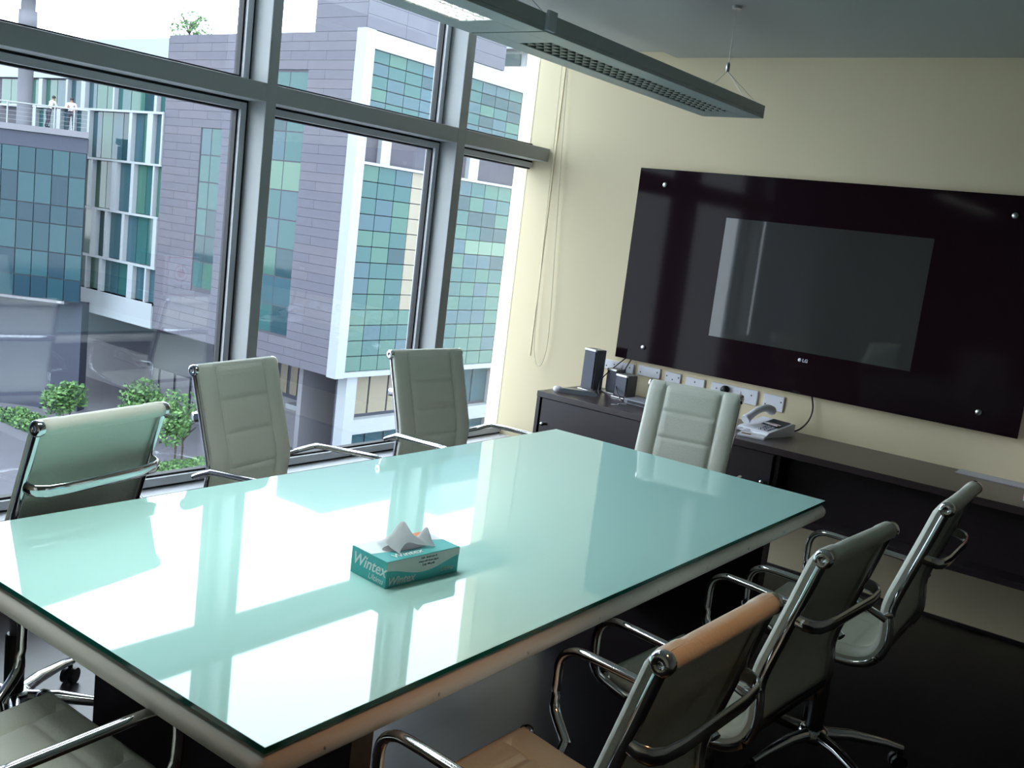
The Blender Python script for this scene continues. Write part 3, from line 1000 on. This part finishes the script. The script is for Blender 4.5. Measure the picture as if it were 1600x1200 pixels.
# glass strips in the stone
def xpane(y0, y1, z0_, z1_, m, x=BX + .05, name="glass_pane", gap=.03):
    key = ("x", round(y1 - y0, 3), round(z1_ - z0_, 3), m.name)
    if key not in fcache:
        fcache[key] = MB().box(0, .04, gap, y1 - y0 - gap, gap, z1_ - z0_ - gap).mesh(name, m)
    o = link(name, fcache[key], bld)
    o.location = (x - BX, y0 - CYF, z0_ - GZ)
for sa, sb, sz0_, sz1_ in stripes:
    n = int(round((sz1_ - sz0_) / 1.36))
    for k in range(n):
        h_ = (sz1_ - sz0_) / n
        for q in range(2):
            w_ = (sb - sa) / 2
            m = m_ext_glass[rnd.choice((0, 0, 1, 2, 3))]
            if sa < 40 and k == 5:
                m = m_lit_green
            xpane(sa + q * w_, sa + (q + 1) * w_, sz0_ + k * h_, sz0_ + (k + 1) * h_, m)
# framed glass bay further left (rows of unequal white posts)
rowz = [6.72, 5.04, 2.34, -.43, -3.13, -5.09]
posts = {0: ([61.36, 59.78, 56.82, 55.04, 51.91, 47.92], [.12, .42, .2, .44, .14, .22], 65.0),
         1: ([60.4, 57.6, 56.1, 54.35, 50.13, 48.31, 47.2], [.3, .4, .2, .22, .28, .5, .14], 62.0),
         2: ([53.74, 51.46, 49.69, 47.72], [.14, .46, .28, .14], 54.6),
         3: ([53.3, 52.05, 50.34, 47.32], [.5, .2, .26, .32], 54.6),
         4: ([53.83, 52.37, 49.38, 47.93], [.14, .26, .5, .14], 54.6)}
for r_ in range(5):
    zt_, zb2 = rowz[r_], rowz[r_ + 1]
    ys, ws, yend = posts[r_]
    for y_, w_ in zip(ys, ws):
        bbox(BX - .06, BX + .24, y_ - w_ / 2, y_ + w_ / 2, zb2 + .06, zt_ - .06).build("white_post", m_frame, bld)
    bbox(BX - .08, BX + .26, 47.1, yend, zb2 - .06, zb2 + .06).build("white_rail", m_frame, bld)
    edges = [yend] + ys + [47.1]
    for k in range(len(edges) - 1):
        ya, yb_ = edges[k + 1], edges[k]
        if yb_ - ya < .3:
            continue
        n = max(1, int(round((yb_ - ya) / 1.2)))
        for q in range(n):
            w_ = (yb_ - ya) / n
            m = m_ext_glass[rnd.choice((0, 1, 1, 2, 3, 0))]
            xpane(ya + q * w_, ya + (q + 1) * w_, zb2 + .06, zt_ - .06, m, BX + .20)
bbox(BX - .1, BX + .3, 47.1, 54.6, -6.38, -5.03).build("white_base_band", m_frame, bld)
bbox(BX - .02, BX + .3, 47.1, 66, 6.72, 8.85).build("pale_parapet", m_frame2, bld)

# street-facing glass bay with its white surround
EX = 44.0
bbox(BX - .05, BX + .52, CYF - .10, CYF + .5, ZB - .05, 9.13).build("white_corner_strip", m_frame, bld)
bbox(BX + .52, EX, CYF - .10, CYF + .3, 8.36, 9.10).build("white_top_band", m_frame, bld)
bbox(BX + .52, EX, CYF - .10, CYF + .4, ZB - .03, -6.12).build("white_bottom_band", m_frame, bld)
bbox(BX + .52, EX, CYF - .08, CYF + .4, 3.38, 3.50).build("white_ledge", m_frame, bld)
bbox(BX + .52, EX, CYF + 1.2, CYF + 1.3, 3.5, 5.1).build("recess_wall", m_concrete, bld)
for xa, xb in ((32.80, 33.42), (39.10, 39.85), (43.4, 43.7)):
    bbox(xa, xb, CYF, CYF + .4, 3.5, 5.1).build("white_column", m_frame, bld)
ncol = 11
cw = (EX - (BX + .52)) / ncol
def zrows(a, b, n):
    return [(a + (b - a) * k / n, a + (b - a) * (k + 1) / n) for k in range(n)]
for (za, zb2) in zrows(5.1, 8.36, 6) + zrows(-6.12, 3.38, 13):
    for k in range(ncol):
        xa = BX + .52 + k * cw
        m = m_ext_glass[rnd.choice((0, 0, 1, 3, 3, 2) if za > -2 else (0, 1, 1, 1, 3))]
        if -.4 < za < .3 and k in (2, 3, 4, 7, 8, 9, 10) and rnd.random() < .85:
            m = m_lit_green
        if za < 3.4 and za > -3.2 and k == 3:
            m = m_tanpane  # tan column paints in the reflection of a building in this glass
        fpanel(xa, xa + cw, za, zb2, m, "glass_pane", CYF + .06, .04, .02)
# lower floors below the street bay
for xa, xb in ((32.12, 32.78), (43.45, 44.0)):
    bbox(xa, xb, CYF + .1, CYF + .7, GZ, ZB - .03).build("white_column", m_frame, bld)
bbox(32.78, 43.45, CYF + .12, CYF + .6, -9.22, -8.50).build("white_beam", m_frame, bld)
bbox(32.3, EX, CYF + .75, CYF + 1.0, GZ, ZB).build("lower_wall", m_soffit, bld)
for k in range(8):
    xa = 32.9 + k * 1.32
    fpanel(xa, xa + 1.26, -8.4, -6.5, m_tanpane if k < 3 else m_ext_glass[3], "lower_pane", CYF + .68, .05, .03)
    for q in range(2):
        fpanel(xa, xa + 1.26, -11.9 + q * 1.3, -10.6 + q * 1.3, m_ext_glass[2] if q == 0 else m_ext_glass[3], "lower_pane", CYF + .68, .05, .03)
# set-back ground storeys below the stone volume
bbox(36.0, 46, 36.0, 66, GZ, ZB).build("setback_wall", m_concrete, bld)
bbox(32.3, 36.0, 36.0, 36.3, GZ, ZB).build("return_wall", m_concrete, bld)
bbox(35.9, 36.0, 36.3, 66, -9.3, ZB).build("dark_band", m_soffit, bld)
for k in range(7):
    xpane(37.1 + k * .82, 37.1 + k * .82 + .62, -9.1, -7.0, m_tanpane, 35.86, "lower_pane")
bbox(35.0, 35.9, 38.2, 40.2, -9.62, -9.35).build("entrance_canopy", m_frame, bld)
bbox(35.6, 35.95, 47.5, 54.0, -11.8, -7.4).build("dark_shopfront", m_soffit, bld)
for k in range(4):
    xpane(47.8 + k * 1.6, 47.8 + k * 1.6 + 1.4, -11.7, -9.8, m_concrete, 35.5, "lower_pane")

# rooftop tree
def leaf_cloud(center, rad, n, size, seed, squash=.75):
    rr = random.Random(seed)
    mb = MB()
    lobes = [(Vector((rr.uniform(-1, 1) * rad * .6, rr.uniform(-1, 1) * rad * .6, rr.uniform(-.5, .6) * rad * squash)), rr.uniform(.35, .6) * rad) for _ in range(9)]
    for _ in range(n):
        lc, lr = rr.choice(lobes)
        d = Vector((rr.gauss(0, 1), rr.gauss(0, 1), rr.gauss(0, 1)))
        d.normalize()
        p = Vector(center) + lc + d * lr * rr.uniform(.55, 1.0)
        a = Vector((rr.gauss(0, 1), rr.gauss(0, 1), rr.gauss(0, 1))).normalized()
        b = a.orthogonal().normalized()
        s_ = size * rr.uniform(.6, 1.2)
        mb.add([p - a * s_, p + b * s_ * .5, p + a * s_, p - b * s_ * .5], [(0, 1, 2, 3)], rr.choice((0, 0, 1, 2)))
    return mb
def tree(loc, h, rad, lab, seed, n=1500, size=.13, bare=.35, group="street trees below the windows"):
    t = thing("street_tree", lab, "tree", loc, 0, group)
    f_ = leaf_cloud((0, 0, h - rad * .7), rad, n, size, seed).build("foliage", m_leaf, t)
    f_["kind"] = "stuff"
    mb = MB().tube([(0, 0, 0), (.03, .02, h * .3), (-.02, .03, h * .6), (.02, 0, h * .8)], [.07, .055, .045, .02], 8)
    rr = random.Random(seed + 1)
    for k in range(6):
        a = rr.uniform(0, 6.28)
        zz = h * rr.uniform(.4, .65)
        mb.tube([(0, .02, zz), (math.cos(a) * rad * .4, math.sin(a) * rad * .4, zz + rad * .5), (math.cos(a) * rad * .75, math.sin(a) * rad * .75, zz + rad * .8)], [.035, .022, .008], 6)
    mb.build("trunk", m_bark, t)
    return t
tree((33.2, 48.3, 8.6), 2.0, 1.35, "small sparse tree growing on the office block's roof", 3, 420, .15, group="trees outside")
tree((27.4, 38.9, GZ), 3.9, 1.6, "leafy street tree between the two left chairs", 11, 1800, .13)
tree((26.5, 46.6, GZ), 3.2, 1.25, "dark street tree behind the turned chair's roll", 12, 1400, .13)
tree((29.3, 44.6, GZ), 3.2, 1.30, "pale green street tree right of the dark one", 13, 1600, .13)
tree((29.0, 40.6, GZ), 2.6, .9, "small street tree close to the building wall", 14, 900, .11)
def hedge(x0, x1, y0, y1, h, n, lab, seed):
    rr = random.Random(seed)
    t = thing("hedge", lab, "hedge", ((x0 + x1) / 2, (y0 + y1) / 2, GZ), 0, "hedges along the pavement")
    mb = MB()
    hx_, hy_ = (x1 - x0) / 2, (y1 - y0) / 2
    for _ in range(n):
        p = Vector((rr.uniform(-hx_, hx_), rr.uniform(-hy_, hy_), h * (1 - rr.random() ** 2 * .9)))
        a = Vector((rr.gauss(0, 1), rr.gauss(0, 1), rr.gauss(0, 1))).normalized()
        b = a.orthogonal().normalized()
        s_ = rr.uniform(.08, .16)
        mb.add([p - a * s_, p + b * s_ * .6, p + a * s_, p - b * s_ * .6], [(0, 1, 2, 3)], rr.choice((0, 1, 2)))
    mb.build("foliage", m_leaf, t)["kind"] = "stuff"
    MB().box(-hx_ + .08, hx_ - .08, -hy_ + .08, hy_ - .08, 0, h * .8).build("inner_branches", m_leaf[2], t)
hedge(25.0, 28.4, 36.6, 38.2, .95, 2200, "leafy low hedge at the pavement edge near the window sill", 21)
hedge(29.5, 33.2, 36.2, 37.2, .5, 800, "low hedge at the foot of the stone block", 22)
hedge(25.4, 27.0, 48.0, 52.5, .5, 1200, "dark clipped hedge on the left pavement", 23)

# left wing: dark glass with a roof terrace
aw = math.atan2(.81, -.587)
wing = thing("glass_wing", "dark teal glass wing with roof terrace at far left", "building", (29.36, 51.17, GZ), aw)
def wbox(x0, x1, y0, y1, z0_, z1_):
    return MB().box(x0, x1, y0, y1, z0_ - GZ, z1_ - GZ)
MB().prism([(.04, -.10), (12, -.10), (12, -2.1), (1.05, -2.1)][::-1], "z", -5.6 - GZ, 3.2 - GZ).build("wing_core", mat("dark_mullion", (.012, .018, .03), .6), wing)
MB().prism([(-.08, .12), (12, .12), (12, -2.2), (1.0, -2.2)][::-1], "z", 3.30 - GZ, 3.62 - GZ).build("terrace_slab", m_concrete, wing)
wbox(0, 12, -.09, -.02, 2.5, 3.28).build("dark_fascia", m_soffit, wing)
zl = [2.5, 1.15, -.45, -1.45, -3.0, -4.4, -5.6]
wc = {}
for r_ in range(6):
    for k in range(13):
        xa = .04 + k * .92
        key = (r_, k % 3)
        m = m_wing[(r_ * 5 + k * 7 + (k * k) % 3) % 3]
        w_ = .92
        kk = (round(zl[r_] - zl[r_ + 1], 2), m.name)
        if kk not in wc:
            wc[kk] = MB().box(.025, w_ - .025, 0, .05, .03, zl[r_] - zl[r_ + 1] - .03).mesh("wing_pane", m)
        o = link("wing_pane", wc[kk], wing)
        o.location = (xa, -.08, zl[r_ + 1] - GZ)
wbox(.9, 12, -2.1, -.05, -5.75, -5.6).build("wing_soffit", m_concrete, wing)
wbox(.4, 12, -2.1, -1.2, GZ, -5.75).build("wing_base", m_soffit, wing)
# round column carrying the roof above the terrace
MB().lathe([(.38, 3.62 - GZ), (.38, 8.6 - GZ), (.46, 8.6 - GZ), (.46, 9.6 - GZ), (.36, 9.6 - GZ), (.36, 12 - GZ)], 24, (3.9, -.8, 0)).build("round_column", m_concrete, wing)
wbox(2.6, 12, -2.0, .4, 10.6, 11.0).build("canopy", m_concrete, wing)
# railing
rl = thing("terrace_railing", "pale metal railing along the roof terrace", "railing", (29.36, 51.17, 3.62), aw)
MB().tube([(0, 0, 1.12), (12, 0, 1.12)], .035, 8).build("top_rail", m_frame, rl)
for k in range(4):
    MB().tube([(0, 0, .22 + k * .22), (12, 0, .22 + k * .22)], .007, 6).build("wire_rail", m_frame, rl)
for k, xx in enumerate((.0, .8, 1.85, 2.9, 4.4, 6.0, 7.6, 9.2, 10.8)):
    MB().box(xx - .03, xx + .03, -.03, .03, 0, 1.12).build("post", m_frame, rl)

# two people on the terrace
def person(loc, rz, lab, joints, edges, radii, shirt, hair_c):
    t = thing("person", lab, "person", loc, rz)
    me = bpy.data.meshes.new("body")
    me.from_pydata(joints, edges, [])
    ob = bpy.data.objects.new("body_tmp", me)
    col.objects.link(ob)
    sk = ob.modifiers.new("skin", 'SKIN')
    for i, r_ in enumerate(radii):
        me.skin_vertices[0].data[i].radius = r_ if isinstance(r_, tuple) else (r_, r_)
    me.skin_vertices[0].data[0].use_root = True
    ss = ob.modifiers.new("smooth", 'SUBSURF')
    ss.levels = 2
    dg = bpy.context.evaluated_depsgraph_get()
    m2 = bpy.data.meshes.new_from_object(ob.evaluated_get(dg))
    bpy.data.objects.remove(ob)
    m2.materials.clear()
    for m in (m_skin, shirt, m_trouser):
        m2.materials.append(m)
    J = [Vector(j) for j in joints]
    for p in m2.polygons:
        p.use_smooth = True
        c = p.center
        i = min(range(len(J)), key=lambda q: (J[q] - c).length)
        p.material_index = PMAT[i]
    link("body", m2, t)
    hd = Vector(joints[HEAD])
    mb = MB()
    n, s_ = 10, 14
    for i in range(n):
        for k in range(s_):
            pass
    prof = [(.001, .118), (.05, .108), (.085, .075), (.100, .03), (.097, -.01), (.088, -.03)]
    mb.lathe(prof, 14, (hd.x, hd.y - .018, hd.z + .015))
    mb.build("hair", hair_c, t)
    return t
HEAD = 4
PMAT = [2, 1, 1, 0, 0, 1, 1, 0, 0, 1, 1, 0, 0, 2, 2, 2, 2, 2, 2, 2, 2]
EDG = [(0, 1), (1, 2), (2, 3), (3, 4), (2, 5), (5, 6), (6, 7), (7, 8), (2, 9), (9, 10), (10, 11), (11, 12), (0, 13), (13, 14), (14, 15), (15, 16), (0, 17), (17, 18), (18, 19), (19, 20)]
RAD = [(.15, .11), (.15, .11), (.15, .10), .055, .095, .075, .055, .042, .035, .075, .055, .042, .035, .09, .065, .045, .04, .09, .065, .045, .04]
# leaning forward with forearms on the rail (local +Y = where he looks)
lean = [(0, -.12, .90), (0, -.02, 1.16), (0, .10, 1.40), (0, .16, 1.50), (0, .20, 1.62), (-.20, .12, 1.38), (-.25, .20, 1.14), (-.16, .42, 1.13), (-.10, .48, 1.13), (.20, .12, 1.38), (.25, .20, 1.14), (.16, .42, 1.13), (.10, .48, 1.13),
        (-.10, -.12, .84), (-.13, -.05, .46), (-.14, -.18, .09), (-.14, -.05, .03), (.10, -.12, .84), (.15, -.20, .46), (.20, -.32, .09), (.20, -.19, .03)]
stand = [(0, 0, .92), (0, .0, 1.16), (0, 0, 1.42), (0, .01, 1.51), (0, .03, 1.63), (-.20, 0, 1.40), (-.26, -.02, 1.14), (-.20, .18, 1.06), (-.15, .25, 1.08), (.20, 0, 1.40), (.27, .06, 1.17), (.14, .24, 1.20), (.06, .28, 1.26),
         (-.10, 0, .86), (-.11, .02, .47), (-.12, -.02, .09), (-.13, .11, .03), (.10, 0, .86), (.12, .03, .47), (.13, 0, .09), (.15, .13, .03)]
person((28.42, 53.40, 3.62), aw - math.pi / 2 - R(115), "person in cream shirt and dark trousers leaning at the railing", lean, EDG, RAD, m_shirt1, m_hair)
person((29.12, 52.55, 3.62), aw + R(20), "person in white shirt facing the leaning person on the terrace", stand, EDG, RAD, m_shirt2, m_hair)

# beige block behind, upper right
bb = thing("beige_block", "pale beige building behind the office block with a round dish", "building", (60, 40, GZ))
MB().box(0, 14, -4, 12, 0, 13.0 - GZ).build("wall", m_beige, bb)
MB().box(-.4, 14, 2.2, 12.4, 14.2 - GZ, 15.2 - GZ).build("roof_slab", m_frame, bb)
MB().box(.6, 14, 4.0, 12, 13.0 - GZ, 14.2 - GZ).build("upper_storey", m_frame, bb)
for k in range(3):
    MB().box(.5, .6, 4.4 + k * 2.4, 6.2 + k * 2.4, 13.15 - GZ, 14.0 - GZ).build("window", m_ext_glass[2], bb)
MB().lathe([(.001, -.15), (.35, -.2), (.6, -.4), (.6, -.44), (.35, -.26), (.001, -.2)], 20, (0, 4.0, 11.9 - GZ), 'x').build("round_dish", m_concrete, bb)
